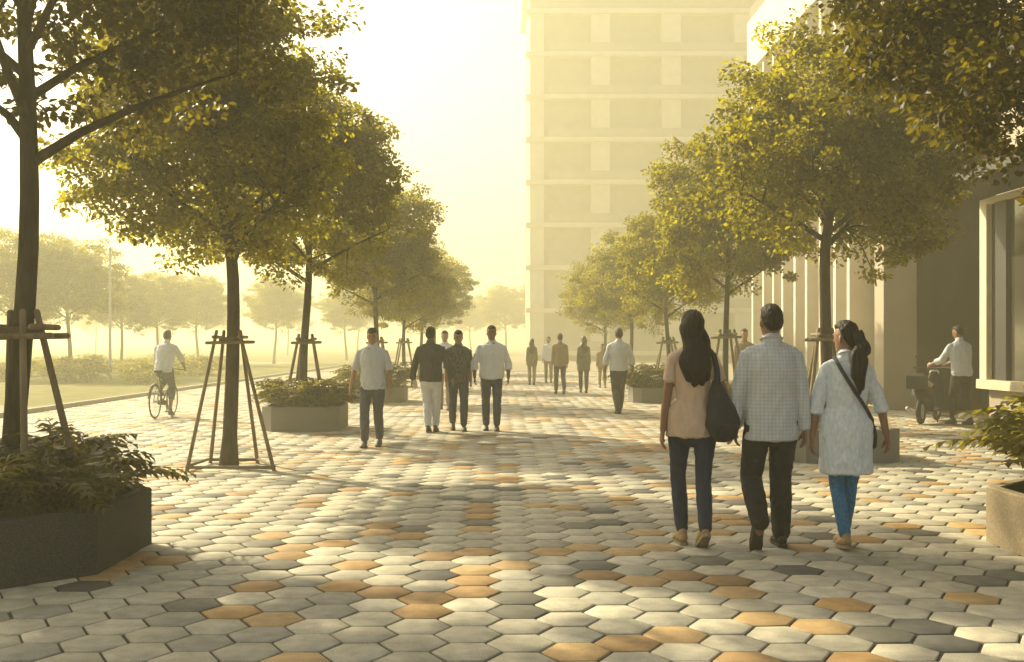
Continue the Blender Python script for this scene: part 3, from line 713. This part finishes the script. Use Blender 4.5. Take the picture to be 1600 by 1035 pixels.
def person(loc, yaw, H, label, female=False, skin='skin', hair='short', hair_mat='hair', head_yaw=0.0, head_tilt=0.0,
           legs=((0, .18, 0, 0), (0, -.14, .02, 20)), arms=None, top='cloth_white', bottom='cloth_navy', sleeve=.95, hem=.82, hem_w=1.0,
           shoes='shoe_dark', sole='sole_dark', fit=1.0, leg_fit=1.0, lod=1, seed=0.0, group=None, lean=0.0, width=1.0, waist_shift=0.0, trouser_end=.09,
           skirtlike=False, face=False, seat=None, dirs=None, vneck=False):
    """legs: (side offset, forward offset, ankle lift, heel pitch deg) left, right.  arms: (upper dir, fore dir) left, right with x outward, y forward
       origin is the ground point under the pelvis; everything in metres for a 1.75 m body, scaled by H / 1.75"""
    k = H / 1.75; vox = {0: .0052, 1: .008, 2: .013}[lod]; NS = {0: 18, 1: 14, 2: 10}[lod]
    arms = arms or (((.10, -.05, -1), (.06, .10, -1)), ((.10, .05, -1), (.06, .16, -1)))
    hz = .93 if seat is None else seat
    hw = .096 if female else .092
    sh = (.158 if female else .186) * width
    def L(v):    # lean the upper body forward about the pelvis
        v = np.array(v, float); z = v[2] - hz
        if z > 0 and lean: v = V3(v[0], v[1] + math.sin(lean) * z, hz + math.cos(lean) * z)
        return v
    # --- legs
    J = []
    for s, (ox, fy, lift, pitch) in zip((-1, 1), legs):
        hip = V3(s * hw, 0, hz - .02); ank = V3(s * (.075 if female else .09) + ox, fy, .085 + lift)
        kn = knee_ik(hip, ank, .43, .415, V3(s * .05, 1, 0)); J.append((hip, kn, ank, math.radians(pitch)))
    # --- arms
    A = []
    for s, (u, fo) in zip((-1, 1), arms):
        S = L((s * sh * .95, 0, hz + .468)); u = unit((s * u[0], u[1], u[2])); fo = unit((s * fo[0], fo[1], fo[2]))
        E = S + u * .285; Wp = E + fo * .25; A.append((S, E, Wp, fo))
    Hc = L((0, .012, hz + .705))
    # --- body, one continuous surface
    b = MB()
    if female: tor = [(-.09, .125, .10), (0, .172, .118), (.09, .155, .105), (.17, .122, .09), (.26, .130, .10), (.36, .142, .11), (.45, .138, .09), (.51, .115, .065), (.545, .055, .055)]
    else: tor = [(-.09, .12, .10), (0, .160, .112), (.09, .155, .108), (.17, .148, .104), (.26, .158, .112), (.36, .175, .122), (.45, .168, .10), (.515, .135, .07), (.55, .06, .06)]
    tor = [(z, a * (.96 + .04 * width) * (fit * .35 + .65), c) for z, a, c in tor]
    b.tube([L((0, 0, hz + z)) for z, a, c in tor], [(a * (.93 if z < .5 else 1), c * (.93 if z < .5 else 1)) for z, a, c in tor], NS + 6, side=(1, 0, 0), ck=.3)
    nr = .048 if female else .058
    b.tube([L((0, -.01, hz + .50)), L((0, 0, hz + .58)), L((0, .008, hz + .64))], [nr * 1.15, nr, nr * 1.02], NS)
    hp = [(-.118, .028, .030, .040), (-.095, .050, .055, .026), (-.06, .064, .078, .012), (-.02, .072, .090, .003), (.03, .077, .096, -.002), (.07, .070, .088, -.006), (.10, .05, .062, -.008)]
    def Hd(p):
        p = V3(p[0], p[1] * math.cos(head_tilt) + p[2] * math.sin(head_tilt), p[2] * math.cos(head_tilt) - p[1] * math.sin(head_tilt))
        return Hc + rotz(p, head_yaw)
    sdv = rotz(V3(1, 0, 0), head_yaw)
    b.tube([Hd((0, y, z)) for z, a, c, y in hp], [(a, c) for z, a, c, y in hp], NS + 4, side=sdv, ck=.3)
    b.tube([Hd((0, .088, .012)), Hd((0, .104, -.018)), Hd((0, .100, -.030))], [.008, .013, .011], 8)
    for s in (-1, 1): b.blob(Hd((s * .077, -.008, -.008)), (.010, .018, .030), 6)
    if lod < 2:
        b.tube([Hd((-.022, .082, -.066)), Hd((0, .092, -.064)), Hd((.022, .082, -.066))], [.006, .009, .006], 6)
        b.blob(Hd((0, .066, -.098)), (.022, .020, .016), 6)
        b.tube([Hd((-.045, .078, .028)), Hd((-.02, .090, .030)), Hd((0, .088, .026)), Hd((.02, .090, .030)), Hd((.045, .078, .028))], .008, 6)
    for (S, E, Wp, fo) in A:
        ra = .040 if female else .047
        b.tube([S, S + (E - S) * .35, E, E + (Wp - E) * .3, Wp], [ra * .92, ra * .98, ra * .82, ra * .86, ra * .60], NS)
        # hand: palm, four unequal bent fingers, thumb from the side of the palm
        s = -1 if S[0] < 0 else 1
        side = unit(np.cross(fo, V3(s, 0, 0)) + V3(0, 1e-3, 0)); inn = unit(np.cross(side, fo)) * (1 if np.cross(side, fo)[0] * s < 0 else -1)
        pal = Wp + fo * .085
        b.tube([Wp, Wp + fo * .035, pal], [(.024, .018), (.036, .017), (.040, .014)], NS, side=side)
        for q, (off, ln) in enumerate(((-.030, .060), (-.010, .074), (.010, .070), (.030, .056))):
            r0 = pal + side * off * 1.05 - fo * .012; d1 = unit(fo + inn * .22 + side * off * 2.2); d2 = unit(fo + inn * .75)
            d3 = unit(fo * .6 + inn)
            b.tube([r0, r0 + d1 * ln * .5, r0 + d1 * ln * .5 + d2 * ln * .32, r0 + d1 * ln * .5 + d2 * ln * .32 + d3 * ln * .25], [.0095, .0085, .0078, .0065], 8)
        fwd = side if side[1] > 0 else -side
        tb = Wp + fo * .03 + fwd * .026
        b.tube([tb, tb + unit(fo * .7 + fwd * .6 + inn * .3) * .040, tb + unit(fo * .9 + fwd * .35 + inn * .5) * .072], [.013, .011, .008], 8)
    for (hip, kn, ank, pit) in J:
        th = (.086 if female else .085) * min(1, leg_fit) * .9; cf = .9 * min(1, leg_fit)
        b.tube([hip + V3(0, -.005, .04), hip + (kn - hip) * .35, kn, kn + (ank - kn) * .3 + V3(0, -.012, 0), ank], [th, th * .86, .056 * cf, .056 * cf, .036 * min(1, cf + .1)], NS)
        # foot inside the shoe
        b.tube([ank, ank + V3(0, math.cos(pit) * .05, -.035 - math.sin(pit) * .04)], [.034, .030], NS)
    bm_ = remeshed(b, vox, 1)
    o = link('person', bm_, M[skin], None, True, loc); o.rotation_euler = (0, 0, yaw); o.scale = (k, k, k)
    tag(o, label, 'person', group)
    # --- face: eyes and brows
    if face:
        m = MB()
        for s in (-1, 1): m.blob(Hd((s * .030, .083, .008)), (.012, .007, .006), 6)
        m.build('eye', M['shoe_dark'], o, True)
        m = MB()
        for s in (-1, 1): m.tube([Hd((s * .048, .079, .030)), Hd((s * .030, .092, .036)), Hd((s * .014, .094, .032))], .005, 6)
        m.build('eyebrow', M[hair_mat], o, True)
    # --- hair
    hv, hf = hair_cap('short' if hair == 'short' else 'long', seed, {0: 36, 1: 24, 2: 16}[lod])
    m = MB(); m.add([Hd(p) for p in hv], hf); hm = m.mesh('hair')
    if hair == 'short': link('hair', hm, M[hair_mat], o, True)
    else:
        if hair == 'loose':
            P = [Hd((0, -.03, .06)), Hd((0, -.055, .0)), Hd((0, -.07, -.08)), L((0, -.105, hz + .56)), L((.0, -.130, hz + .50)), L((.0, -.143, hz + .44)), L((-.004, -.145, hz + .38)), L((-.008, -.142, hz + .325)), L((-.01, -.137, hz + .285))]
            Rr = [(.074, .07), (.092, .074), (.102, .066), (.106, .060), (.116, .054), (.122, .048), (.112, .040), (.086, .030), (.040, .016)]
        else:
            P = [Hd((0, -.08, .045)), Hd((0, -.125, .02)), Hd((.01, -.150, -.06)), L((.040, -.165, hz + .56)), L((.055, -.168, hz + .50)), L((.062, -.165, hz + .44)), L((.062, -.16, hz + .38)), L((.055, -.155, hz + .33)), L((.045, -.15, hz + .285))]
            Rr = [(.035, .03), (.045, .042), (.056, .050), (.062, .050), (.066, .048), (.064, .042), (.054, .034), (.038, .024), (.016, .010)]
        lm = strand_lock(P, Rr, seed, 44 if lod == 0 else 20, .009 if lod == 0 else .006)
        mm = MB(); mm.add([tuple(v.co) for v in hm.vertices], [tuple(p.vertices) for p in hm.polygons]); mm.add([tuple(v.co) for v in lm.vertices], [tuple(p.vertices) for p in lm.polygons])
        if hair == 'ponytail': mm.tube([Hd((0, -.105, .03)), Hd((0, -.125, .022))], [.036, .040], 16)
        mm.build('hair', M[hair_mat], o, True)
    # --- trousers
    t = MB(); lf = leg_fit
    hipr = (.182 if female else .172)
    t.tube([V3(0, 0, hz + .02), V3(0, 0, hz - .02), V3(0, -.005, hz - .09)], [(hipr * .88, .100), (hipr * .97, .112), (hipr * .90, .112)], NS + 6, side=(1, 0, 0))
    for (hip, kn, ank, pit) in J:
        e_ = kn + (ank - kn) * (1 - trouser_end * 1.2)
        th = (.098 if female else .096)
        w_ = 1 if lf > 1 else lf
        t.tube([hip + V3(0, 0, .03), hip + (kn - hip) * .30, hip + (kn - hip) * .65, kn, kn + (ank - kn) * .35 + V3(0, -.008, 0), e_ + (ank - kn) * .0], [th, th * .95 * lf ** .5, .078 * lf, .068 * lf, .070 * lf, .056 * lf], NS)
    tm = remeshed(t, vox, 2)
    if lod < 2: wrinkle(tm, .009 if lf > .95 else .005, 12, (1, 1, 1.1), seed)
    link('trousers', tm, M[bottom], o, True)
    # --- top
    c = MB(); hemz = hem
    tt = []
    for z, a, d in tor:
        if hz + z >= max(hemz, hz - .0) - .02 and z < .53: tt.append((hz + z, a * (1.0 + .07 * fit) + .012 * fit, d + .016 * fit + (.006 if not female else 0)))
    if not female or fit > 1.15: tt = [(z, max(a, (.150 if female else .176) * (.9 + .1 * fit)) if z < hz + .45 else a, max(d, .112)) if z < hz + .40 else (z, a, d) for z, a, d in tt]
    if hemz < hz:
        bw = (.19 if female else .183) * hem_w
        tt = [(hemz, bw, .135 * hem_w)] + [(hz - (hz - hemz) * .5, bw * .99, .134 * (hem_w + 1) / 2)] + [x for x in tt if x[0] > hz - .02]
    else: tt = [(hemz, (.175 if female else .172) * hem_w, .125)] + [x for x in tt if x[0] > hemz + .03]
    tt = [(z, max(a, hipr + .014) if z < hz + .10 else a, max(d, .132) if z < hz + .08 else d) for z, a, d in tt]
    c.tube([L((waist_shift * (1 - (z - hemz)), 0, z)) for z, a, d in tt], [(a, d) for z, a, d in tt], NS + 8, side=(1, 0, 0), ck=.12)
    c.tube([L((-sh * .86, -.002, hz + .468)), L((0, -.01, hz + .53)), L((sh * .86, -.002, hz + .468))], [.056, .062, .056], NS, side=(0, 1, 0))
    if not vneck: c.tube([L((0, -.01, hz + .52)), L((0, -.008, hz + .575))], [nr * 1.25, nr * 1.22], NS)
    for (S, E, Wp, fo) in A:
        ra = (.050 if female else .058) * (.8 + .2 * fit)
        tot = [S, S + (E - S) * .5, E, E + (Wp - E) * .5, Wp]; rr = [ra * 1.0, ra, ra * .94, ra * .86, ra * .76]
        pts = []; rs = []
        for i in range(5):
            fr = i / 4
            if fr <= sleeve: pts.append(tot[i]); rs.append(rr[i])
            else:
                f0 = (i - 1) / 4; u = (sleeve - f0) / .25; pts.append(tot[i - 1] + (tot[i] - tot[i - 1]) * max(u, .05)); rs.append(rr[i - 1] * (1.04 if sleeve < .9 else 1)); break
        if len(pts) > 1:
            c.tube([S + (L((0, 0, hz + .46)) - S) * .25] + pts, [ra * .9] + rs, NS, ck=.35)
    cm = remeshed(c, vox, 2)
    if lod < 2: wrinkle(cm, .014 if fit >= 1 else .011, 8, (1, 1, .6), seed + 3); wrinkle(cm, .004, 22, (1, 1, .5), seed + 8)
    link('shirt' if not skirtlike else 'tunic', cm, M[top], o, True)
    if not vneck and lod == 0:
        m = MB(); m.tube([L((nr * 1.25 * math.cos(a), -.008 + nr * 1.25 * math.sin(a), hz + .585 - .02 * math.sin(a))) for a in np.linspace(0, 2 * math.pi, 20)], [(.012, .007)] * 20, 8, cap=False); m.build('collar', M[top], o, True)
    # --- shoes
    for (hip, kn, ank, pit) in J:
        cp, sp = math.cos(pit), math.sin(pit)
        def F(y, z, x=0): # shoe frame: heel rises with pitch, turning about the ball of the foot
            y0 = y - .12; return V3(ank[0] + x, ank[1] + .12 - .0 + y0 * cp + z * sp, max(ank[2] - .085, 0) * (1 if pit < .15 else .25) - y0 * sp + z * cp)
        u = MB(); u.tube([F(-.055, .055), F(-.02, .060), F(.04, .058), (F(.10, .046)), F(.15, .036), F(.175, .032)], [(.032, .036), (.037, .042), (.040, .040), (.044, .030), (.042, .022), (.030, .016)], 14, side=(1, 0, 0))
        if trouser_end > .05 or True: u.tube([F(-.03, .06), F(-.025, .095)], [.036, .035], 12)
        so = u.build('shoe', M[shoes], o, True)
        q = MB(); out = [(-.085, .0), (-.07, .030), (-.02, .036), (.05, .038), (.11, .047), (.16, .043), (.198, .018)]
        poly = [(y, x) for y, x in out] + [(y, -x) for y, x in out[::-1]]
        v = [F(y, .0, x) for y, x in poly] + [F(y, .024, x) for y, x in poly]; n = len(poly)
        q.add(v, [tuple(range(n)), tuple(range(n, 2 * n))[::-1]] + [(i, n + i, n + (i + 1) % n, (i + 1) % n) for i in range(n)])
        q.build('sole', M[sole], so)
    return o, dict(k=k, A=A, L=L, Hd=Hd, hz=hz)

def at(px, py): v = G(px, py); return (v.x, v.y, 0)
PG1 = 'the three people walking away in front'
# woman in peach
wl = at(1082, 851)
W1, w1 = person(wl, R(2), 1.72, 'woman walking away in peach sleeveless top and navy jeans, long loose dark hair', True, hair='loose', lod=0, seed=1.3,
    legs=((.0, .02, .0, 0), (-.03, -.24, .035, 32)), arms=(((.17, -.06, -1), (.12, .02, -1)), ((.36, .02, -1), (.22, .22, -1))),
    top='cloth_peach', bottom='cloth_navy', sleeve=.28, hem=.825, hem_w=1.0, shoes='shoe_tan', sole='sole', fit=.8, leg_fit=.84, group=None, vneck=True)
# man
ml = at(1205, 857)
M1, m1 = person(ml, R(-1), 1.765, 'man walking away in untucked pale long sleeved shirt and black trousers, between the two women', False, hair='short', lod=0, seed=4.1, head_yaw=R(8),
    legs=((-.035, -.20, .13, 55), (.0, .08, .0, 0)), arms=(((.24, .03, -1), (.05, .16, -1)), ((.17, -.08, -1), (.08, .05, -1))),
    top='cloth_shirt', bottom='cloth_black', sleeve=1.0, hem=.795, hem_w=1.02, shoes='shoe_dark', sole='sole_dark', fit=.95, leg_fit=1.1, width=.95, trouser_end=.02)
# woman in tunic
tl = at(1322, 859)
T1, t1 = person(tl, R(-3), 1.64, 'woman walking away in knee length pale blue tunic and blue leggings, dark ponytail', True, hair='ponytail', lod=0, seed=7.7, head_yaw=R(38),
    legs=((.062, -.04, .0, 8), (-.052, .16, .0, 0)), arms=(((.26, .04, -1), (.14, -.06, -1)), ((.42, .02, -1), (.16, -.12, -1))),
    top='cloth_tunic', bottom='cloth_blue', sleeve=.62, hem=.60, hem_w=1.04, shoes='shoe_tan', sole='sole', fit=1.0, leg_fit=.78, skirtlike=True)

def bag_shoulder():
    e = empty('shoulder_bag', wl, R(2)); e.scale = (w1['k'],) * 3
    tag(e, 'big slouchy dark navy bag hanging from the right shoulder of the woman in peach', 'bag')
    m = MB(); m.tube([(.155, -.13, 1.22), (.16, -.14, 1.15), (.18, -.15, 1.04), (.195, -.15, .93), (.20, -.14, .86)], [(.035, .035), (.065, .06), (.10, .085), (.125, .095), (.105, .08)], 24, side=(1, 0, 0))
    me = remeshed(m, .008, 2); wrinkle(me, .012, 9, (1, 1, .6), 5.0); link('bag_body', me, M['bag'], e, True)
    for y in (-.045, .03):
        m = MB(); m.tube([(.16, y - .12, 1.22), (.155, y - .125, 1.32), (.14, y * .6 - .09, 1.44), (.13, y * .3 - .01, 1.478), (.14, y * .6 + .06, 1.44), (.17, y + .06, 1.30), (.19, y - .0, 1.20)], [(.006, .014)] * 7, 8, side=(0, 1, 0)); m.build('strap', M['bag'], e, True)
bag_shoulder()
def bag_cross():
    e = empty('crossbody_bag', tl, R(-3)); e.scale = (t1['k'],) * 3
    tag(e, 'small dark crossbody bag whose strap runs across the back of the pale blue tunic', 'bag')
    P = [(-.085, .06, 1.475), (-.10, -.02, 1.495), (-.085, -.085, 1.44), (-.03, -.150, 1.32), (.05, -.155, 1.19), (.12, -.14, 1.09), (.178, -.075, 1.01), (.20, .0, .965), (.20, .06, .94)]
    m = MB(); m.tube(P, [(.014, .004)] * len(P), 8, side=(.7, 0, .7)); m.build('strap', M['bag'], e, True)
    m = MB(); m.tube([(.215, .08, .80), (.215, .085, .88), (.21, .08, .95)], [(.035, .09), (.04, .10), (.03, .09)], 16, side=(1, 0, 0)); m.build('pouch', M['bag'], e, True)
bag_cross()

F180 = math.pi
people = [
 dict(p=(582, 698), yaw=F180 - R(4), H=1.70, label='man in white tee and dark jeans walking towards us, nearest of the left group', kw=dict(lod=1, seed=2.0, face=True, head_tilt=R(14), head_yaw=R(4), top='cloth_tee', bottom='cloth_jean', sleeve=.44, hem=.86, skin='skin_pale', legs=((.0, -.10, .02, 14), (0, .14, 0, 0)), arms=(((.30, -.02, -1), (.05, .22, -1)), ((.34, .02, -1), (.22, .05, -1))), fit=1.0)),
 dict(p=(673, 676), yaw=R(-4), H=1.75, label='man in charcoal shirt and white trousers walking away', kw=dict(lod=1, seed=3.0, head_yaw=R(-10), top='cloth_charcoal', bottom='cloth_trouser_white', sleeve=.95, hem=.86, legs=((.05, -.03, 0, 4), (-.03, .14, 0, 0)), arms=(((.36, -.02, -1), (.16, .06, -1)), ((.42, .02, -1), (.30, .05, -1))), fit=1.1, leg_fit=1.05)),
 dict(p=(716, 673), yaw=F180 + R(6), H=1.70, label='man in dark patterned tee, left neighbour of the man in the billowing white shirt', kw=dict(lod=1, seed=5.0, face=True, head_tilt=R(6), top='cloth_pattern', bottom='cloth_jean', sleeve=.5, hem=.86, skin='skin_pale', legs=((0, .12, 0, 0), (0, -.16, .03, 20)), fit=1.05)),
 dict(p=(768, 673), yaw=F180, H=1.78, label='man in billowing white shirt and dark trousers walking towards us', kw=dict(lod=1, seed=6.0, face=True, top='cloth_white', bottom='cloth_jean', sleeve=.72, hem=.88, hem_w=1.08, skin='skin', legs=((0, .08, 0, 0), (.0, -.06, .0, 0)), arms=(((.42, -.04, -1), (-.02, .25, -1)), ((.42, .05, -1), (-.02, .3, -1))), fit=1.35)),
 dict(p=(695, 640), yaw=F180, H=1.76, label='man in white half hidden behind the charcoal shirt and the patterned tee', kw=dict(lod=2, seed=8.0, top='cloth_white', bottom='cloth_tan', skin='skin_pale')),
 dict(p=(831, 602), yaw=0.0, H=1.63, label='faint woman in olive with long hair, leftmost walker of the far group', kw=dict(lod=2, seed=9.0, female=True, hair='loose', hair_mat='hair_brown', top='cloth_olive', bottom='cloth_tan', sleeve=.9, hem=.80)),
 dict(p=(875, 616), yaw=0.1, H=1.76, label='faint man in tan shirt and dark trousers, centre of the far group', kw=dict(lod=2, seed=10.0, top='cloth_tan', bottom='cloth_charcoal', skin='skin_pale', legs=((0, .16, 0, 0), (0, -.22, .05, 30)))),
 dict(p=(912, 614), yaw=0.0, H=1.68, label='faint woman in brown with long hair, right of the man in tan', kw=dict(lod=2, seed=11.0, female=True, hair='loose', hair_mat='hair_brown', top='cloth_olive', bottom='cloth_charcoal', sleeve=.9, hem=.70, hem_w=1.1)),
 dict(p=(967, 647), yaw=R(3), H=1.79, label='man in white shirt and charcoal trousers walking away alone, left of the woman in peach', kw=dict(lod=1, seed=12.0, top='cloth_tee', bottom='cloth_charcoal', sleeve=.7, hem=.90, legs=((.05, -.10, .02, 14), (-.05, .12, 0, 0)), arms=(((.30, -.03, -1), (.10, .10, -1)), ((.32, .05, -1), (.10, .2, -1))), fit=1.15, width=1.05)),
 dict(p=(857, 598), yaw=F180, H=1.72, label='tiny person in white behind the man in tan', kw=dict(lod=2, seed=13.0, top='cloth_white', bottom='cloth_tan', skin='skin_pale')),
 dict(p=(1163, 640), yaw=F180, H=1.80, label='man in light brown whose head shows between the woman with loose hair and the man', kw=dict(lod=2, seed=16.0, top='cloth_tan', bottom='cloth_charcoal', skin='skin_pale')),
 dict(p=(941, 606), yaw=F180, H=1.45, label='tiny far person between the brown woman and the man in white shirt', kw=dict(lod=2, seed=18.0, top='cloth_tan', bottom='cloth_tan', skin='skin_pale')),
]
for q in people:
    person(at(*q['p']), q['yaw'], q['H'], q['label'], **q['kw'])

# cyclist riding away on the left
cl = at(256, 652)
CY, cy = person(cl, R(-1), 1.74, 'cyclist in white shirt and tan shorts riding away on the left', lod=1, seed=20.0, top='cloth_tee', bottom='cloth_jean', sleeve=.5, hem=.92, seat=.97, lean=R(18),
    legs=((-.02, .10, .42, 0), (.02, .06, .10, 10)), arms=(((.25, .25, -1), (0, .8, -.6)), ((.5, .2, -1), (-.05, .8, -.6))), trouser_end=.4)
def bicycle(loc, yaw, label, s=1.0):
    e = empty('bicycle', loc, yaw); e.scale = (s, s, s); tag(e, label, 'bicycle')
    for y in (-.52, .52):
        wh = empty('wheel'); wh.parent = e
        m = MB(); a = np.linspace(0, 2 * math.pi, 41); m.tube([(0, y + .325 * math.cos(t), .34 + .325 * math.sin(t)) for t in a], .016, 8, side=(1, 0, 0), cap=False); m.build('tyre', M['rubber'], wh, True)
        m = MB(); m.tube([(0, y + .302 * math.cos(t), .34 + .302 * math.sin(t)) for t in a], .009, 6, side=(1, 0, 0), cap=False)
        for t in np.linspace(0, 2 * math.pi, 18, endpoint=False): m.tube([(0, y, .34), (0, y + .3 * math.cos(t), .34 + .3 * math.sin(t))], .002, 4)
        m.tube([(-.04, y, .34), (.04, y, .34)], .018, 8, side=(0, 1, 0)); m.build('rim', M['grey_metal'], wh, True)
    f = MB(); B = (0, -.10, .30); S = (0, -.24, .78); Hd_ = (0, .36, .82); R_ = (0, -.52, .34)
    for a, b, r in ((B, S, .015), (S, Hd_, .016), (B, (0, .40, .66), .017), (Hd_, (0, .42, .60), .018)): f.tube([a, b], r, 8)
    for x in (-.035, .035):
        f.tube([(x, -.10, .30), (x, -.52, .34)], .009, 6); f.tube([(x, -.25, .74), (x, -.52, .34)], .008, 6); f.tube([(x * .9, .42, .62), (x * 1.1, .52, .34)], .011, 6)
    f.build('frame', M['dark_metal'], e, True)
    m = MB(); m.tube([(0, -.24, .78), (0, -.27, .90)], .012, 8); m.tube([(0, -.40, .93), (0, -.30, .93), (0, -.13, .92)], [(.075, .03), (.06, .025), (.02, .018)], 12); m.build('saddle', M['bag'], e, True)
    m = MB(); m.tube([(0, .355, .84), (0, .34, .98)], .012, 8); m.tube([(-.30, .40, .93), (-.25, .46, .95), (0, .40, .97), (.25, .46, .95), (.32, .40, .93)], .011, 8); m.build('handlebar', M['dark_metal'], e, True)
    m = MB(); m.tube([(-.06, -.10, .30), (.06, -.10, .30)], .05, 12, side=(0, 1, 0)); m.tube([(.07, -.10, .30), (.08, -.06, .13)], .01, 6); m.tube([(-.07, -.10, .30), (-.08, -.14, .47)], .01, 6)
    m.box(.05, .16, -.10, -.01, .11, .135); m.box(-.16, -.05, -.18, -.09, .465, .49); m.build('crankset', M['dark_metal'], e)
    m = MB(); m.tube([(0, -.86, .42), (0, -.72, .66), (0, -.52, .70), (0, -.32, .62)], [(.03, .004)] * 4, 8, side=(1, 0, 0)); m.build('mudguard', M['dark_metal'], e, True)
bicycle(cl, R(-1), 'bicycle under the cyclist on the left side of the promenade')

# man beside a parked scooter
kl = at(1503, 664)
K1, k1 = person(kl, R(16), 1.80, 'man in white shirt and black trousers holding the handlebar of a scooter', lod=1, seed=21.0, head_yaw=R(20), top='cloth_tee', bottom='cloth_black', sleeve=.75, hem=.88, lean=R(7), head_tilt=R(16),
    legs=((0, .12, 0, 0), (0, -.10, 0, 0)), arms=(((.38, .45, -.9), (.12, .85, -.30)), ((-.05, .5, -.8), (-.38, .85, -.25))), fit=1.2)
def scooter():
    e = empty('scooter', (8.13, 19.98, 0), R(-35)); tag(e, 'dark parked scooter with a pale seat beside the man at the right wall', 'scooter')
    for y, nm in ((-.62, 'rear'), (.62, 'front')):
        wh = empty('wheel'); wh.parent = e; a = np.linspace(0, 2 * math.pi, 29)
        m = MB(); m.tube([(0, y + .19 * math.cos(t), .235 + .19 * math.sin(t)) for t in a], .048, 10, side=(1, 0, 0), cap=False); m.build('tyre', M['rubber'], wh, True)
        m = MB(); m.tube([(-.03, y, .235), (.03, y, .235)], [.14, .14], 20, side=(0, 1, 0), ck=.05); m.build('rim', M['grey_metal'], wh, True)
    m = MB(); m.tube([(0, -.88, .56), (0, -.70, .58), (0, -.40, .54), (0, -.18, .40), (0, -.06, .28)], [(.06, .05), (.15, .13), (.18, .17), (.16, .15), (.12, .05)], 18, side=(1, 0, 0))
    m.tube([(0, -.20, .24), (0, .10, .22), (0, .32, .24)], [(.15, .035)] * 3, 14, side=(1, 0, 0))
    m.tube([(0, .32, .22), (0, .40, .45), (0, .42, .72), (0, .40, .92)], [(.15, .04), (.20, .05), (.17, .05), (.08, .05)], 16, side=(1, 0, 0))
    bd = remeshed(m, .014, 2); link('body', bd, M['bag'], e, True)
    m = MB(); m.tube([(0, -.80, .73), (0, -.50, .77), (0, -.20, .72), (0, -.08, .68)], [(.10, .04), (.14, .05), (.13, .05), (.08, .035)], 16, side=(1, 0, 0)); m.build('seat', M['pale_cloth'], e, True)
    m = MB(); m.tube([(0, .62, .235), (0, .50, .60), (0, .42, .98)], .028, 10); m.build('fork', M['dark_metal'], e, True)
    m = MB(); m.tube([(0, .40, .52), (0, .62, .49), (0, .84, .36)], [(.06, .02), (.09, .03), (.06, .02)], 12, side=(1, 0, 0)); m.build('mudguard', M['bag'], e, True)
    h = MB(); h.tube([(-.34, .30, 1.02), (-.20, .38, 1.03), (0, .42, 1.0), (.20, .38, 1.03), (.34, .30, 1.02)], [.016, .014, .03, .014, .016], 9); hb = h.build('handlebar', M['dark_metal'], e, True)
    for x in (-1, 1):
        m = MB(); m.tube([(x * .22, .38, 1.03), (x * .27, .40, 1.14), (x * .28, .40, 1.2)], .006, 6); m.blob((x * .29, .40, 1.24), (.055, .012, .035), 8); m.build('mirror', M['dark_metal'], hb, True)
    m = MB(); m.tube([(0, .43, .93), (0, .50, .93)], [(.09, .07), (.07, .055)], 14, side=(1, 0, 0)); m.build('headlight', M['grey_metal'], e, True)
    m = MB(); m.box(-.16, .16, -1.02, -.76, .66, .94, .04); m.build('top_box', M['dark_metal'], e)
    m = MB(); m.tube([(.12, -.1, .24), (.16, .0, .0)], .012, 6); m.build('side_stand', M['dark_metal'], e, True)
    m = MB(); m.tube([(-.14, -.30, .22), (-.16, -.55, .24), (-.16, -.92, .30)], [.02, .035, .04], 10); m.build('exhaust', M['grey_metal'], e, True)
scooter()
